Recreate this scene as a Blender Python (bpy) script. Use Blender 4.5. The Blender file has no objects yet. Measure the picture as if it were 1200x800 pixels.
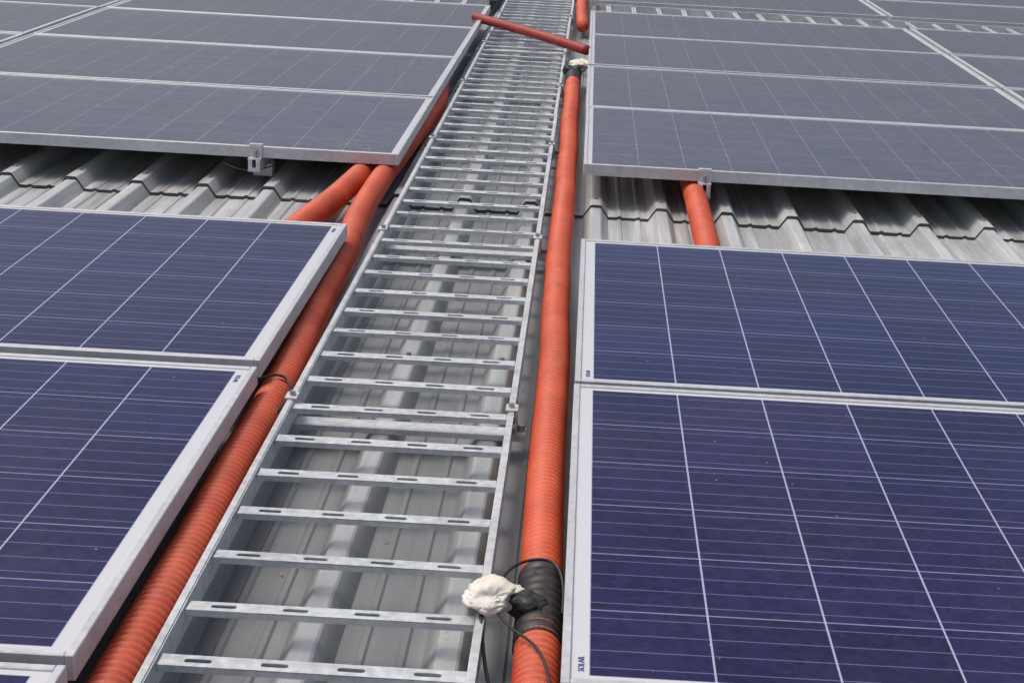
import bpy, bmesh, math, random
from mathutils import Vector, Matrix, noise
random.seed(7)
S=bpy.context.scene
COL=S.collection
CAMZ=1.117

# ---------------------------------------------------------------- materials
def mat(name):
    m=bpy.data.materials.new(name); m.use_nodes=True
    nt=m.node_tree; b=nt.nodes['Principled BSDF']
    return m,nt,b
def L(nt,a,b): nt.links.new(a,b)
def M(nt,op,a,b=None,c=None):
    n=nt.nodes.new('ShaderNodeMath'); n.operation=op
    for i,x in enumerate((a,b,c)):
        if x is None: continue
        if isinstance(x,(int,float)): n.inputs[i].default_value=x
        else: nt.links.new(x,n.inputs[i])
    return n.outputs[0]
def MIX(nt,f,a,b):
    n=nt.nodes.new('ShaderNodeMix'); n.data_type='RGBA'
    for s,x in ((n.inputs['Factor'],f),(n.inputs[6],a),(n.inputs[7],b)):
        if isinstance(x,(int,float)): s.default_value=x
        elif isinstance(x,tuple): s.default_value=(*x,1)
        else: nt.links.new(x,s)
    return n.outputs[2]
def NOISE(nt,vec,scale,detail=3,rough=.5):
    n=nt.nodes.new('ShaderNodeTexNoise'); n.inputs['Scale'].default_value=scale
    n.inputs['Detail'].default_value=detail; n.inputs['Roughness'].default_value=rough
    nt.links.new(vec,n.inputs['Vector']); return n.outputs['Fac']
def MAPR(nt,v,a,b,c,d):
    n=nt.nodes.new('ShaderNodeMapRange'); nt.links.new(v,n.inputs[0])
    for i,x in enumerate((a,b,c,d)): n.inputs[i+1].default_value=x
    return n.outputs[0]
def WORLDC(nt,scale=(1,1,1)):
    t=nt.nodes.new('ShaderNodeNewGeometry'); m=nt.nodes.new('ShaderNodeMapping')
    m.inputs['Scale'].default_value=scale
    nt.links.new(t.outputs['Position'],m.inputs[0]); return m.outputs[0]
def BUMP(nt,b,h,strength,dist):
    n=nt.nodes.new('ShaderNodeBump'); n.inputs['Strength'].default_value=strength
    n.inputs['Distance'].default_value=dist
    nt.links.new(h,n.inputs['Height']); nt.links.new(n.outputs[0],b.inputs['Normal'])

def simple_metal(name,c1,c2,metal,rough,scale=40,bump=.15):
    m,nt,b=mat(name); w=WORLDC(nt)
    f=NOISE(nt,w,scale,5,.6); g=NOISE(nt,w,scale*.12,3)
    ff=MAPR(nt,M(nt,'ADD',M(nt,'MULTIPLY',f,.6),M(nt,'MULTIPLY',g,.4)),.35,.65,0,1)
    L(nt,MIX(nt,ff,c1,c2),b.inputs['Base Color'])
    b.inputs['Metallic'].default_value=metal
    L(nt,MAPR(nt,f,.3,.7,rough-.08,rough+.12),b.inputs['Roughness'])
    BUMP(nt,b,f,bump,.002)
    return m
ALU=simple_metal('aluminium_frame',(.45,.46,.475),(.61,.62,.635),.3,.45,60,.05)
GALV=simple_metal('galvanised_steel',(.42,.44,.445),(.66,.68,.685),.35,.5,70,.25)
STEEL=simple_metal('zinc_bolt',(.3,.3,.29),(.5,.5,.48),.7,.4,90)

def cell_mat(name,dusty_sheen):
    m,nt,b=mat(name)
    uv=nt.nodes.new('ShaderNodeUVMap'); uv.uv_map='cells'
    uvl=nt.nodes.new('ShaderNodeUVMap'); uvl.uv_map='lim'
    s=nt.nodes.new('ShaderNodeSeparateXYZ'); L(nt,uv.outputs[0],s.inputs[0])
    sl=nt.nodes.new('ShaderNodeSeparateXYZ'); L(nt,uvl.outputs[0],sl.inputs[0])
    u,v=s.outputs[0],s.outputs[1]
    fx=M(nt,'FRACT',u); fy=M(nt,'FRACT',v)
    dx=M(nt,'ABSOLUTE',M(nt,'SUBTRACT',fx,.5)); dy=M(nt,'ABSOLUTE',M(nt,'SUBTRACT',fy,.5))
    gx=M(nt,'GREATER_THAN',dx,.491 if not dusty_sheen else .4925); gy=M(nt,'GREATER_THAN',dy,.4915)
    ox=M(nt,'GREATER_THAN',M(nt,'ABSOLUTE',M(nt,'SUBTRACT',sl.outputs[0],.5)),.5)
    oy=M(nt,'GREATER_THAN',M(nt,'ABSOLUTE',M(nt,'SUBTRACT',sl.outputs[1],.5)),.5)
    out=M(nt,'MAXIMUM',ox,oy)
    bb=M(nt,'FRACT',M(nt,'MULTIPLY',v,4.0))
    bus=M(nt,'LESS_THAN',M(nt,'ABSOLUTE',M(nt,'SUBTRACT',bb,.5)),.022)
    oi=nt.nodes.new('ShaderNodeObjectInfo')
    cx=nt.nodes.new('ShaderNodeCombineXYZ')
    L(nt,M(nt,'FLOOR',u),cx.inputs[0]); L(nt,M(nt,'FLOOR',v),cx.inputs[1])
    L(nt,M(nt,'MULTIPLY',oi.outputs['Random'],57),cx.inputs[2])
    wn=nt.nodes.new('ShaderNodeTexWhiteNoise'); L(nt,cx.outputs[0],wn.inputs['Vector'])
    w=WORLDC(nt)
    vo=nt.nodes.new('ShaderNodeTexVoronoi'); vo.inputs['Scale'].default_value=85; L(nt,w,vo.inputs['Vector'])
    sv=nt.nodes.new('ShaderNodeSeparateColor'); L(nt,vo.outputs['Color'],sv.inputs[0])
    f=M(nt,'ADD',M(nt,'MULTIPLY',sv.outputs[0],.6),M(nt,'MULTIPLY',wn.outputs['Value'],.4))
    cell=MIX(nt,f,(.0025,.0025,.028),(.013,.012,.082))
    pur=MIX(nt,M(nt,'MULTIPLY',oi.outputs['Random'],.6),cell,MIX(nt,f,(.006,.003,.026),(.024,.015,.070)))
    if dusty_sheen: pur=MIX(nt,f,(.016,.013,.030),(.036,.030,.062))  # far cells lighter and greyer: grazing sky sheen painted in along with dust
    c=MIX(nt,M(nt,'MULTIPLY',bus,.5 if not dusty_sheen else .25),pur,(.22,.24,.42))
    c=MIX(nt,M(nt,'MULTIPLY',gx,.8 if not dusty_sheen else .40),c,(.42,.45,.60))
    c=MIX(nt,M(nt,'MULTIPLY',gy,.55 if not dusty_sheen else .35),c,(.36,.38,.55))
    c=MIX(nt,out,c,(.55,.56,.58))
    d1=NOISE(nt,w,2.2,6,.62); d2=NOISE(nt,w,45,4,.6)
    dm=MAPR(nt,d1,.38,.70,0,.024)
    if dusty_sheen: dm=MAPR(nt,d1,.33,.70,.05,.15)  # far film is dust plus sky sheen put into the colour
    dust_sheen=M(nt,'MULTIPLY',dm,MAPR(nt,d2,.3,.7,.4,1.5))
    c=MIX(nt,dust_sheen,c,(.50,.46,.50) if dusty_sheen else (.46,.45,.44))
    v2=nt.nodes.new('ShaderNodeTexVoronoi'); v2.inputs['Scale'].default_value=26; L(nt,w,v2.inputs['Vector'])
    s2=nt.nodes.new('ShaderNodeSeparateColor'); L(nt,v2.outputs['Color'],s2.inputs[0])
    sp=M(nt,'MULTIPLY',M(nt,'LESS_THAN',v2.outputs['Distance'],.055),M(nt,'GREATER_THAN',s2.outputs[1],.72))
    c=MIX(nt,M(nt,'MULTIPLY',sp,.3),c,(.5,.5,.55))
    L(nt,c,b.inputs['Base Color'])
    L(nt,M(nt,'ADD',MAPR(nt,d1,.35,.7,.12,.24),M(nt,'MULTIPLY',d2,.08)),b.inputs['Roughness'])
    b.inputs['IOR'].default_value=1.5 if dusty_sheen else 1.37
    return m
CELL=cell_mat('polycrystalline_cells',False)
CELLD=cell_mat('dusty_sheen_polycrystalline_cells',True)

def roof_mat():
    m,nt,b=mat('galvalume_sheet')
    w=WORLDC(nt); ws=WORLDC(nt,(14,.8,14))
    f=NOISE(nt,ws,1.6,6,.65); g=NOISE(nt,w,3,6,.7); h=NOISE(nt,w,55,4,.6)
    base=MIX(nt,MAPR(nt,f,.3,.7,0,1),(.42,.44,.445),(.62,.64,.645))
    base=MIX(nt,MAPR(nt,g,.50,.75,0,.5),base,(.26,.255,.245))
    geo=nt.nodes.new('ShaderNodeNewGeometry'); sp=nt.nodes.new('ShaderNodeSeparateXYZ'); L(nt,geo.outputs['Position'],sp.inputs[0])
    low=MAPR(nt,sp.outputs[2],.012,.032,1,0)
    under_ladder=MAPR(nt,M(nt,'ABSOLUTE',M(nt,'ADD',sp.outputs[0],.30)),.22,.40,1,0)  # roof colour darker in the strip under the cable ladder
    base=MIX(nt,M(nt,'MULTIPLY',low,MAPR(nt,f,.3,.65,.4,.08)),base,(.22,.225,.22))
    base=MIX(nt,M(nt,'MULTIPLY',under_ladder,M(nt,'ADD',M(nt,'MULTIPLY',low,.38),.34)),base,(.12,.125,.128))
    base=MIX(nt,MAPR(nt,h,.60,.75,0,.35),base,(.14,.135,.13))
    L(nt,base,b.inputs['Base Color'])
    b.inputs['Metallic'].default_value=.3
    L(nt,MAPR(nt,f,.3,.7,.38,.62),b.inputs['Roughness'])
    BUMP(nt,b,M(nt,'ADD',h,M(nt,'MULTIPLY',f,2)),.15,.002)
    return m
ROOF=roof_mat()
def plastic(name,c1,c2,rough=.45,dirt=.35):
    m,nt,b=mat(name); w=WORLDC(nt)
    f=NOISE(nt,w,9,5,.6); g=NOISE(nt,w,120,3,.6); q=NOISE(nt,w,3.5,5,.7)
    c=MIX(nt,MAPR(nt,f,.35,.65,0,1),c1,c2)
    geo=nt.nodes.new('ShaderNodeNewGeometry'); sp=nt.nodes.new('ShaderNodeSeparateXYZ'); L(nt,geo.outputs['Normal'],sp.inputs[0])
    up=MAPR(nt,sp.outputs[2],.2,1,0,1)
    k=M(nt,'MULTIPLY',MAPR(nt,g,.4,.7,.2,1),MAPR(nt,q,.35,.65,.4,1.7))
    c=MIX(nt,M(nt,'MULTIPLY',M(nt,'MULTIPLY',up,k),dirt),c,(.40,.30,.25))
    L(nt,c,b.inputs['Base Color'])
    L(nt,MAPR(nt,q,.3,.7,rough-.06,rough+.15),b.inputs['Roughness'])
    return m
ORANGE=plastic('orange_conduit_plastic',(.50,.060,.018),(.66,.100,.032),.5,.22)
RED=plastic('red_pipe_plastic',(.28,.026,.022),(.35,.04,.032),.5,.2)
BLACK=plastic('black_rubber',(.010,.010,.011),(.02,.02,.021),.45,.06)
SEAL=plastic('lap_sealant',(.05,.05,.05),(.09,.09,.09),.7,.1)
CLOTH=plastic('white_wrapping',(.62,.58,.48),(.78,.75,.69),.85,.12)
INK=plastic('blue_print',(.05,.08,.25),(.05,.09,.28),.5,0)
LEAF=plastic('dry_debris',(.16,.10,.05),(.30,.24,.15),.8,0)
CONC=simple_metal('painted_wall',(.45,.45,.43),(.52,.52,.5),0,.8,5)
m,nt,b=mat('dry_soil'); w=WORLDC(nt)
L(nt,MIX(nt,NOISE(nt,w,.05,8,.6),(.16,.13,.09),(.10,.12,.05)),b.inputs['Base Color']); b.inputs['Roughness'].default_value=.95
SOIL=m

# ---------------------------------------------------------------- mesh helpers
class MB:
    def __init__(s): s.v=[]; s.f=[]; s.m=[]
    def box(s,x0,x1,y0,y1,z0,z1,mi=0):
        i=len(s.v)
        s.v+=[(x0,y0,z0),(x1,y0,z0),(x1,y1,z0),(x0,y1,z0),(x0,y0,z1),(x1,y0,z1),(x1,y1,z1),(x0,y1,z1)]
        for q in ((3,2,1,0),(4,5,6,7),(0,1,5,4),(1,2,6,5),(2,3,7,6),(3,0,4,7)):
            s.f.append([i+k for k in q]); s.m.append(mi)
    def cyl(s,c,r,h,n=8,mi=0,axis='z'):
        i=len(s.v)
        for k in range(2):
            for j in range(n):
                a=2*math.pi*j/n; p=(r*math.cos(a),r*math.sin(a),h*k)
                if axis=='x': p=(p[2],p[0],p[1])
                if axis=='y': p=(p[1],p[2],p[0])
                s.v.append((c[0]+p[0],c[1]+p[1],c[2]+p[2]))
        for j in range(n):
            s.f.append([i+j,i+(j+1)%n,i+n+(j+1)%n,i+n+j]); s.m.append(mi)
        s.f.append([i+n+j for j in range(n)]); s.m.append(mi)
        s.f.append([i+j for j in range(n)][::-1]); s.m.append(mi)
    def mesh(s,name,mats,bevel=0,smooth=False):
        me=bpy.data.meshes.new(name); me.from_pydata(s.v,[],s.f)
        for m in mats: me.materials.append(m)
        me.polygons.foreach_set('material_index',s.m)
        if bevel:
            bm=bmesh.new(); bm.from_mesh(me)
            bmesh.ops.bevel(bm,geom=list(bm.edges),offset=bevel,segments=1,affect='EDGES',clamp_overlap=True)
            bm.to_mesh(me); bm.free()
        if smooth: me.polygons.foreach_set('use_smooth',[True]*len(me.polygons))
        me.update(); return me
def obj(name,me,parent=None,loc=None,rot=None):
    o=bpy.data.objects.new(name,me); COL.objects.link(o)
    if parent: o.parent=parent
    if loc: o.location=loc
    if rot: o.rotation_euler=rot
    return o
def empty(name):
    return obj(name,None)

# ---------------------------------------------------------------- solar panels
def panel_mesh(w,d,nx,ny,mx,my,cellm):
    fw,th=.0115,.036
    mb=MB()
    mb.box(0,fw,0,d,-th,0); mb.box(w-fw,w,0,d,-th,0)
    mb.box(fw+.0004,w-fw-.0004,0.0003,fw,-th,-.0003); mb.box(fw+.0004,w-fw-.0004,d-fw,d-.0003,-th,-.0003)
    me=mb.mesh('solar_panel',[ALU,cellm,CLOTH],bevel=.0012)
    bm=bmesh.new(); bm.from_mesh(me)
    uv=bm.loops.layers.uv.new('cells'); ul=bm.loops.layers.uv.new('lim')
    e=.004
    vs=[bm.verts.new(p) for p in ((e,e,-.0035),(w-e,e,-.0035),(w-e,d-e,-.0035),(e,d-e,-.0035))]
    f=bm.faces.new(vs); f.material_index=1
    px=(w-2*mx)/nx; py=(d-2*my)/ny
    for l in f.loops:
        x,y=l.vert.co.x,l.vert.co.y
        l[uv].uv=((x-mx)/px,(y-my)/py); l[ul].uv=((x-mx)/(w-2*mx),(y-my)/(d-2*my))
    vs=[bm.verts.new(p) for p in ((e,e,-.009),(e,d-e,-.009),(w-e,d-e,-.009),(w-e,e,-.009))]
    f=bm.faces.new(vs); f.material_index=2
    bm.to_mesh(me); bm.free(); return me
PZ=.15
D=.992
P_near=panel_mesh(1.944,D,12,6,.034,.022,CELL)
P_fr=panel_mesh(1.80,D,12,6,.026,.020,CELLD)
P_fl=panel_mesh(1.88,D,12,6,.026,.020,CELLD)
def put(me,x,y,name='solar_panel'):
    j=random.uniform
    return obj(name,me,None,(x+j(-.0015,.0015),y,PZ+j(-.0015,.0015)),(j(-.0014,.0014),j(-.0009,.0009),j(-.0008,.0008)))
near=[]
for r,y in enumerate((.487,1.498,2.510)):
    for c in range(3): near.append((put(P_near,.012+c*1.966,y),c,r,'R'))
for r,y in enumerate((.484,1.497,2.512)):
    yy=y+(.008 if r==2 else 0)
    for c in range(3): near.append((put(P_near,-.578-1.944-c*1.966,yy),c,r,'L'))
rows=[4.36+i*1.008 for i in range(4)]+[8.93+i*1.008 for i in range(5)]
for y in rows:
    for c in range(4):
        put(P_fr,.010+c*1.825,y); put(P_fl,-.560-1.88-c*1.905,y)
def label(parent,txt,loc,rz,size=.013):
    cu=bpy.data.curves.new('label','FONT'); cu.body=txt; cu.size=size; cu.extrude=.0002; cu.offset=.0001
    cu.materials.append(INK); o=bpy.data.objects.new('label',cu); COL.objects.link(o)
    o.parent=parent; o.location=loc; o.rotation_euler=(0,0,rz)
for o,c,r,s in near:
    if c==0 and s=='R': label(o,'SOLAR',(.028,.03,-.0028),math.radians(90),.011)
    if c==0 and s=='L': label(o,'SOLAR',(1.944-.028,.95,-.0028),math.radians(-90),.011)

# ---------------------------------------------------------------- mounting rails and clamps
def rail(x,y0,y1,ends):
    mb=MB(); z1=PZ-.0385; z0=z1-.036
    mb.box(x-.018,x-.006,y0,y1,z0+.004,z1); mb.box(x+.006,x+.018,y0,y1,z0+.004,z1)
    mb.box(x-.0195,x+.0195,y0,y1,z0,z0+.0035)
    mb.box(x-.0060,x+.0060,y0+.001,y1-.001,z0+.0035,z0+.012)
    y=y0+.14
    while y<y1:
        mb.box(x-.03,x+.03,y-.02,y+.02,.036,z0-.0005); mb.cyl((x+.024,y,z0-.0005),.006,.006,6,1); y+=1.1
    for g,sgn in ends:
        a,b2=(g-.03,g-.003)
        mb.box(x-.02,x+.02,a,b2,z1,z1+.004)
        mb.box(x-.02,x+.02,b2-.004,b2,z1+.004,PZ+.0015)
        mb.box(x-.02,x+.02,g-.004,g+.012,PZ+.002,PZ+.005)
        mb.cyl((x,(a+b2)/2,z1+.004),.006,.022,6,1)
    obj('mounting_rail',mb.mesh('mounting_rail',[ALU,STEEL]))
for x in (.385,1.45,2.2,3.3): rail(x,4.325,8.41,[(4.36,-1)])
for x in (-1.0,-1.98,-2.9,-3.9): rail(x,4.325,8.41,[(4.36,-1)])
for x in (.385,1.45,2.4,-1.05,-2.1,-3.1): rail(x,.52,3.49,[])

# ---------------------------------------------------------------- roof
def roof_sheet(y0,y1,z,ny,lip):
    P=.2; prof=[(0,0),(.028,0),(.032,.0035),(.040,.0035),(.044,0),(.066,0),(.088,.033),(.092,.035),(.118,.035),(.122,.033),(.144,0),(.17,0),(.174,.0035),(.182,.0035),(.186,0)]
    xs=[]; x=-12.05
    while x<12: 
        xs+=[(x+a,b) for a,b in prof]; x+=P
    v=[];f=[]
    n=len(xs)
    for j in range(ny+1):
        y=y0+(y1-y0)*j/ny
        for i,(a,b) in enumerate(xs):
            wob=.0022*noise.noise(Vector((a*2.1,y*1.3,z*50)))
            ly=0
            if lip and j==0: ly=.012*noise.noise(Vector((a*1.7,3,0)))+.004*noise.noise(Vector((a*14,3,0)))
            zz=z+b+wob
            if lip and j==0: zz+=.004*abs(noise.noise(Vector((a*6,9,0))))
            v.append((a,y+ly,zz))
    for j in range(ny):
        for i in range(n-1):
            k=j*n+i; f.append((k,k+1,k+n+1,k+n))
    nl=len(f)
    if lip:
        o=len(v)
        for i in range(n): 
            p=v[i]; v.append((p[0],p[1]+.0005,p[2]-.0075))
        for i in range(n-1): f.append((o+i,o+i+1,i+1,i))
    me=bpy.data.meshes.new('sheet'); me.from_pydata(v,[],f); me.materials.append(ROOF); me.materials.append(SEAL)
    for i in range(nl,len(f)): me.polygons[i].material_index=1
    me.update(); return me
bld=empty('industrial_building')
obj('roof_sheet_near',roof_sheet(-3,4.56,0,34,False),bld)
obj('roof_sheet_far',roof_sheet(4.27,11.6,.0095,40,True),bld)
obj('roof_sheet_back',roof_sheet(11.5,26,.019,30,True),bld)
mb=MB()
x=-12.05
while x<12:
    for y in (4.35,6.1,7.8,2.9,1.2): 
        dz=(.0095 if y>4.3 else 0)
        mb.cyl((x+.105,y+random.uniform(-.006,.006),.0345+dz),.008,.002,10); mb.cyl((x+.105,y,.0365+dz),.005,.005,6)
    x+=.2
obj('roof_screws',mb.mesh('roof_screws',[STEEL]),bld)
mb=MB(); mb.box(-11.9,11.9,-2.9,-2.7,-8,-.02); mb.box(-11.9,11.9,25.7,25.9,-8,-.02); mb.box(-11.9,-11.7,-2.7,25.7,-8,-.02); mb.box(11.7,11.9,-2.7,25.7,-8,-.02)
obj('walls',mb.mesh('walls',[CONC]),bld)
mb=MB(); mb.v=[(-1500,-1500,-8),(1500,-1500,-8),(1500,1500,-8),(-1500,1500,-8)]; mb.f=[(0,1,2,3)]; mb.m=[0]
obj('ground',mb.mesh('ground',[SOIL]))
mb=MB(); rd=random.Random(11)
for i in range(420):
    k=rd.randint(-6,4); x=k*.2-.05+rd.uniform(-.0,.022)+(.15 if rd.random()<.5 else 0); y=rd.uniform(1.3,6.5)
    z=.0045+(.0095 if y>4.28 else 0); s=rd.uniform(.0015,.0055); a=rd.uniform(0,3.14)
    c,sn=math.cos(a)*s,math.sin(a)*s; o=len(mb.v)
    mb.v+=[(x-c,y-sn,z),(x+sn*.5,y-c*.5,z+s*.5),(x+c,y+sn,z+.001),(x-sn*.5,y+c*.5,z+s*.3)]; mb.f.append((o,o+1,o+2,o+3)); mb.m.append(0)
obj('roof_debris',mb.mesh('roof_debris',[LEAF]))

# ---------------------------------------------------------------- cable ladder
def rung_mesh(w,depth=.026,h=.010):
    v=[];f=[]
    def poly(ps):
        i=len(v); v.extend(ps); f.append(list(range(i,i+len(ps))))
    nslot=4; pitch=w/nslot; sl=.036; sr=.0045; hd=depth/2
    for k in range(nslot):
        a=k*pitch; b=a+pitch; c=(a+b)/2
        L0,R0=c-sl/2+sr,c+sl/2-sr
        up=[(L0+sr*math.cos(t),sr*math.sin(t),0) for t in [math.pi-math.pi/2*i/4 for i in range(5)]]
        up+=[(R0+sr*math.cos(t),sr*math.sin(t),0) for t in [math.pi/2-math.pi/2*i/4 for i in range(5)]]
        poly([(b,0,0),(b,hd,0),(a,hd,0),(a,0,0)]+up)
        dn=[(x,-y,z) for x,y,z in up]
        poly([(a,0,0),(a,-hd,0),(b,-hd,0),(b,0,0)]+dn[::-1])
    poly([(0,-hd,-h),(w,-hd,-h),(w,-hd,0),(0,-hd,0)])
    poly([(w,hd,-h),(0,hd,-h),(0,hd,0),(w,hd,0)])
    me=bpy.data.meshes.new('rung'); me.from_pydata(v,[],f); me.materials.append(GALV)
    bm=bmesh.new(); bm.from_mesh(me); bmesh.ops.remove_doubles(bm,verts=bm.verts,dist=1e-5)
    bmesh.ops.recalc_face_normals(bm,faces=bm.faces); bm.to_mesh(me); bm.free()
    return me
def ladder(name,width,length,first,pitch,ztop,joints,seed=0):
    rnd=random.Random(seed)
    root=empty(name)
    mb=MB(); zt=ztop+.006; zb=ztop-.036
    segs=[0]+joints+[length]
    for a,b in zip(segs[:-1],segs[1:]):
        for sx,s in ((0,1),(width,-1)):
            t=.0022; dx=rnd.uniform(-.002,.002)
            xo=sx+dx
            mb.box(min(xo,xo+s*t),max(xo,xo+s*t),a+.001,b-.001,zb,zt-.002)
            mb.box(min(xo,xo-s*.010),max(xo,xo-s*.010),a+.001,b-.001,zt-.002,zt)
            mb.box(min(xo,xo-s*.010),max(xo,xo-s*.010),a+.001,b-.001,zb-.002,zb)
    for j in joints:
        for sx,s in ((0,-1),(width,1)):
            mb.box(min(sx+s*.003,sx+s*.0065),max(sx+s*.003,sx+s*.0065),j-.08,j+.08,zb+.004,zt-.004)
            for q in (-.06,-.025,.025,.06):
                mb.cyl((sx+s*.0065 if s>0 else sx-.0125,j+q,(zb+zt)/2),.006,.006,6,1,'x')
    obj('side_rails',mb.mesh('side_rails',[GALV,STEEL]),root)
    rm=rung_mesh(width-.006)
    y=first
    while y<length:
        o=obj('rung',rm,root,(.003,y+rnd.uniform(-.005,.005),ztop-rnd.uniform(0,.0015)),(rnd.uniform(-.06,.06),rnd.uniform(-.003,.003),rnd.uniform(-.010,.010)))
        md=o.modifiers.new('thick','SOLIDIFY'); md.thickness=.0018; md.offset=-1
        y+=pitch
    return root
LZ=.087
lx0,lx1=-.508,-.107
lad=ladder('cable_ladder',lx1-lx0,16.5,(1.596+.55)%.1438,.1438,LZ,[3.06,6.0,9.0,12.0],3)
lad.location=(lx0,-.55,0)
mb=MB()
for y in (.1,1.27,2.49,3.69,4.9,6.1,7.3,8.5,9.7):
    z0=.0365+(.0095 if y>4.3 else 0)-.001
    mb.box(lx0-.035,lx1+.03,y-.020,y-.017,z0,z0+.009); mb.box(lx0-.035,lx1+.03,y+.017,y+.020,z0,z0+.009)
    mb.box(lx0-.035,lx1+.03,y-.020,y+.020,z0+.0092,z0+.0108)
    for sx,s in ((lx0,-1),(lx1,1)):
        a,b2=sorted((sx+s*.010,sx+s*.032)); 
        mb.box(a,b2,y-.016,y+.016,z0+.0110,z0+.0140)
        a,b2=sorted((sx+s*.0135,sx+s*.0165)); mb.box(a,b2,y-.016,y+.016,z0+.0142,LZ+.0065)
        a,b2=sorted((sx-s*.006,sx+s*.0165)); mb.box(a,b2,y-.016,y+.016,LZ+.0067,LZ+.0095)
        mb.cyl((sx+s*.024,y,z0+.0142),.007,.012,6,1)
        mb.cyl((sx+s*.004,y,LZ+.0097),.0055,.008,6,1)
st=obj('support_struts',mb.mesh('support_struts',[GALV,STEEL]),lad,(.508,.55,0))
c1=ladder('cable_ladder',.36,8.0,.06,.15,.13,[3,6],5); c1.location=(.06,8.84,.0); c1.rotation_euler=(0,0,math.radians(-90))
c2=ladder('cable_ladder',.36,8.0,.06,.15,.13,[3,6],6); c2.location=(-8.6,8.84,.0); c2.rotation_euler=(0,0,math.radians(-90))

# ---------------------------------------------------------------- corrugated conduits
def catmull(pts,n=24):
    P=[Vector(p) for p in pts]; P=[2*P[0]-P[1]]+P+[2*P[-1]-P[-2]]; out=[]
    for i in range(1,len(P)-2):
        a,b,c,d=P[i-1:i+3]
        for k in range(n):
            t=k/n
            out.append(.5*((2*b)+(c-a)*t+(2*a-5*b+4*c-d)*t*t+(-a+3*b-3*c+d)*t**3))
    out.append(P[-2]); return out
def resample(pts,step):
    out=[pts[0].copy()]; acc=0
    for a,b in zip(pts[:-1],pts[1:]):
        l=(b-a).length; 
        while acc+l>=step:
            t=(step-acc)/l; a=a+(b-a)*t; out.append(a.copy()); l=(b-a).length; acc=0
            if l<1e-9: break
        acc+=l
    return out
def tube(pts,r,pitch,depth,mats,seg=26,wob=.0):
    pts=catmull(pts); prof=(0,.12,1,1,.12,0)
    n=len(prof); c=resample(pts,pitch/n)
    v=[];f=[]
    for i,p in enumerate(c):
        t=(c[min(i+1,len(c)-1)]-c[max(i-1,0)]).normalized()
        s=t.cross(Vector((0,0,1))).normalized(); u=s.cross(t)
        rr=r-depth*prof[i%n]
        w=wob*noise.noise(Vector((p.x*3,p.y*2.3,1.7)))
        w2=wob*.6*noise.noise(Vector((p.x*3,p.y*2.9,8.7)))
        for k in range(seg):
            a=2*math.pi*k/seg
            v.append(tuple(p+s*(rr*math.cos(a)+w)+u*(rr*math.sin(a)+w2)))
    for i in range(len(c)-1):
        for k in range(seg):
            f.append((i*seg+k,i*seg+(k+1)%seg,(i+1)*seg+(k+1)%seg,(i+1)*seg+k))
    f.append(tuple(range(seg))[::-1]); f.append(tuple((len(c)-1)*seg+k for k in range(seg)))
    me=bpy.data.meshes.new('tube'); me.from_pydata(v,[],f)
    for m in mats: me.materials.append(m)
    me.polygons.foreach_set('use_smooth',[True]*len(me.polygons)); me.update(); return me
ZC=.035+.034
R=.0335
PP,PD=.0150,.0058
rc=empty('corrugated_conduit')
obj('near_length',tube([(-.022,.3,ZC),(-.016,1.0,ZC),(-.020,1.5,ZC),(-.022,1.74,ZC+.002)],R-.001,PP,PD,[ORANGE],wob=.002),rc)
obj('main_length',tube([(-.022,1.84,ZC+.002),(-.026,2.3,ZC),(-.032,2.9,ZC),(-.042,3.7,ZC),(-.042,4.6,ZC+.006),(-.050,5.5,ZC+.008),(-.052,6.32,ZC+.012)],R-.001,PP,PD,[ORANGE],wob=.006),rc)
def band(c0,c1,r): return tube([c0,tuple((Vector(c0)+Vector(c1))/2),c1],r,.021,.004,[BLACK],seg=28)
obj('coupling',band((-.021,1.695,ZC+.002),(-.023,1.895,ZC+.002),R+.0015),rc)
obj('coupling_far',band((-.052,6.25,ZC+.012),(-.054,6.50,ZC+.015),R+.002),rc)
def lump(name,c,r,mat_,seed,amp=.35,parent=None,sub=5):
    bm=bmesh.new(); bmesh.ops.create_icosphere(bm,subdivisions=sub,radius=1)
    for v in bm.verts:
        d=v.co.normalized(); q=d*1.3+Vector((seed,seed*2,0))
        k=1+amp*noise.noise(q)-amp*.35*abs(noise.noise(q*2.2+Vector((4,1,7))))-amp*.26*abs(noise.noise(q*5.5))
        v.co=Vector((d.x*r[0]*k,d.y*r[1]*k,d.z*r[2]*k))
    me=bpy.data.meshes.new(name); bm.to_mesh(me); bm.free(); me.materials.append(mat_)
    me.polygons.foreach_set('use_smooth',[True]*len(me.polygons))
    return obj(name,me,parent,c)
lump('cloth_wrap',(-.088,1.765,.110),(.043,.034,.020),CLOTH,3.3,.6,rc)
lump('tape_joint',(-.042,1.765,.100),(.030,.024,.020),BLACK,5.1,.3,rc)
lump('cloth_wrap_far',(-.030,6.55,.115),(.045,.07,.028),CLOTH,1.3,.5,rc)
lump('tape_far',(-.060,6.46,.10),(.045,.05,.03),BLACK,2.3,.4,rc)
obj('corrugated_conduit',tube([(-.544,.5,ZC),(-.546,1.2,ZC),(-.548,1.70,ZC),(-.552,2.1,ZC),(-.556,2.5,ZC+.002),(-.572,3.0,ZC),(-.590,3.5,ZC),(-.612,4.05,ZC+.004),(-.600,4.6,ZC+.010),(-.578,5.2,ZC+.012),(-.575,5.7,ZC+.01),(-.64,6.3,ZC+.01),(-.8,7,ZC+.01)],R+.001,PP,PD,[ORANGE],wob=.006))
obj('corrugated_conduit',tube([(-.86,2.9,ZC),(-.80,3.4,ZC),(-.709,4.05,ZC+.004),(-.662,4.64,ZC+.008),(-.655,5.3,ZC+.008),(-.70,6.1,ZC+.008)],R+.002,PP,PD,[ORANGE],wob=.003))
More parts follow.
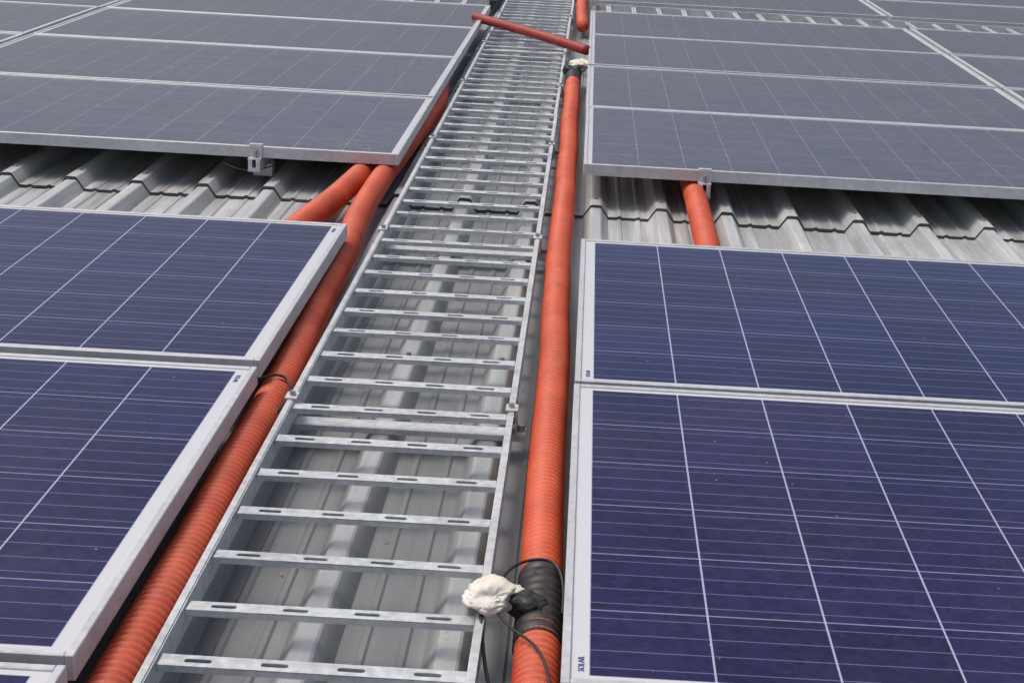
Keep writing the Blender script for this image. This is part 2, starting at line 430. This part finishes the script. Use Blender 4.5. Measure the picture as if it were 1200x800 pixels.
obj('corrugated_conduit',tube([(.30,2.6,ZC),(.352,3.4,ZC),(.358,4.2,ZC+.004),(.352,4.8,ZC+.008),(.345,5.7,ZC+.008)],R+.001,PP,PD,[ORANGE],wob=.003))
obj('corrugated_conduit',tube([(-.03,8.2,ZC+.01),(-.045,9.0,ZC+.012),(-.05,10.2,ZC+.012)],R,PP,PD,[ORANGE]))
obj('red_pipe',tube([(-.60,7.78,.150),(-.42,7.50,.151),(-.2,7.16,.149),(.0,6.86,.140)],.024,.010,.0018,[RED],seg=20))

# ---------------------------------------------------------------- loose wires
def wire(pts,r=.003,name='loose_wire'):
    cu=bpy.data.curves.new(name,'CURVE'); cu.dimensions='3D'; sp=cu.splines.new('NURBS')
    sp.points.add(len(pts)-1)
    for p,q in zip(sp.points,pts): p.co=(*q,1)
    sp.use_endpoint_u=True; sp.order_u=4; cu.bevel_depth=r; cu.bevel_resolution=2; cu.materials.append(BLACK)
    return obj(name,cu)
wire([(-.08,1.79,.118),(-.07,1.83,.124),(-.03,1.87,.118),(.0,1.87,.112),(.012,1.83,.10),(.01,1.76,.09)],.0024)
wire([(-.105,1.76,.10),(-.098,1.70,.09),(-.09,1.66,.06),(-.075,1.60,.05),(-.055,1.55,.045),(-.03,1.50,.05),(-.02,1.40,.05)],.0026)
wire([(-.085,1.75,.10),(-.06,1.69,.10),(-.03,1.66,.115),(.0,1.60,.105),(.004,1.5,.08)],.002)
wire([(-.59,2.52,.11),(-.555,2.55,.118),(-.530,2.56,.10),(-.518,2.50,.09),(-.530,2.38,.085),(-.575,2.33,.08)],.0025)
wire([(-1.1,4.36,.09),(-1.06,4.34,.075),(-1.0,4.36,.07),(-.95,4.40,.08),(-.9,4.5,.1)],.002)

# ---------------------------------------------------------------- light
W=bpy.data.worlds.new("World"); S.world=W; W.use_nodes=True
nt=W.node_tree; bg=nt.nodes['Background']
sky=nt.nodes.new('ShaderNodeTexSky'); sky.sky_type='NISHITA'; sky.sun_disc=False
el,az=math.radians(66),math.radians(-80)
sky.sun_elevation=el; sky.sun_rotation=az
sky.dust_density=6.0; sky.air_density=1.0; sky.ozone_density=.6
nt.links.new(sky.outputs[0],bg.inputs[0]); bg.inputs[1].default_value=.145
sl=bpy.data.lights.new('sun','SUN'); sl.energy=1.35; sl.angle=math.radians(20); sl.color=(1,.96,.9)
so=bpy.data.objects.new('sun',sl); COL.objects.link(so)
d=Vector((math.sin(az)*math.cos(el),math.cos(az)*math.cos(el),math.sin(el)))
so.rotation_euler=d.to_track_quat('Z','Y').to_euler(); so.location=d*20

# ---------------------------------------------------------------- camera
cam=bpy.data.cameras.new('camera'); co=bpy.data.objects.new('camera',cam); COL.objects.link(co)
cam.sensor_width=36; cam.lens=50.6; cam.shift_x=-.057; cam.clip_start=.05; cam.clip_end=4000
co.matrix_world=Matrix.Translation((0,0,CAMZ))@Matrix.Rotation(math.radians(90-19.55),4,'X')@Matrix.Rotation(math.radians(3.2),4,'Z')
S.camera=co
S.view_settings.view_transform='Standard'; S.view_settings.look='None'; S.view_settings.exposure=0; S.view_settings.gamma=1
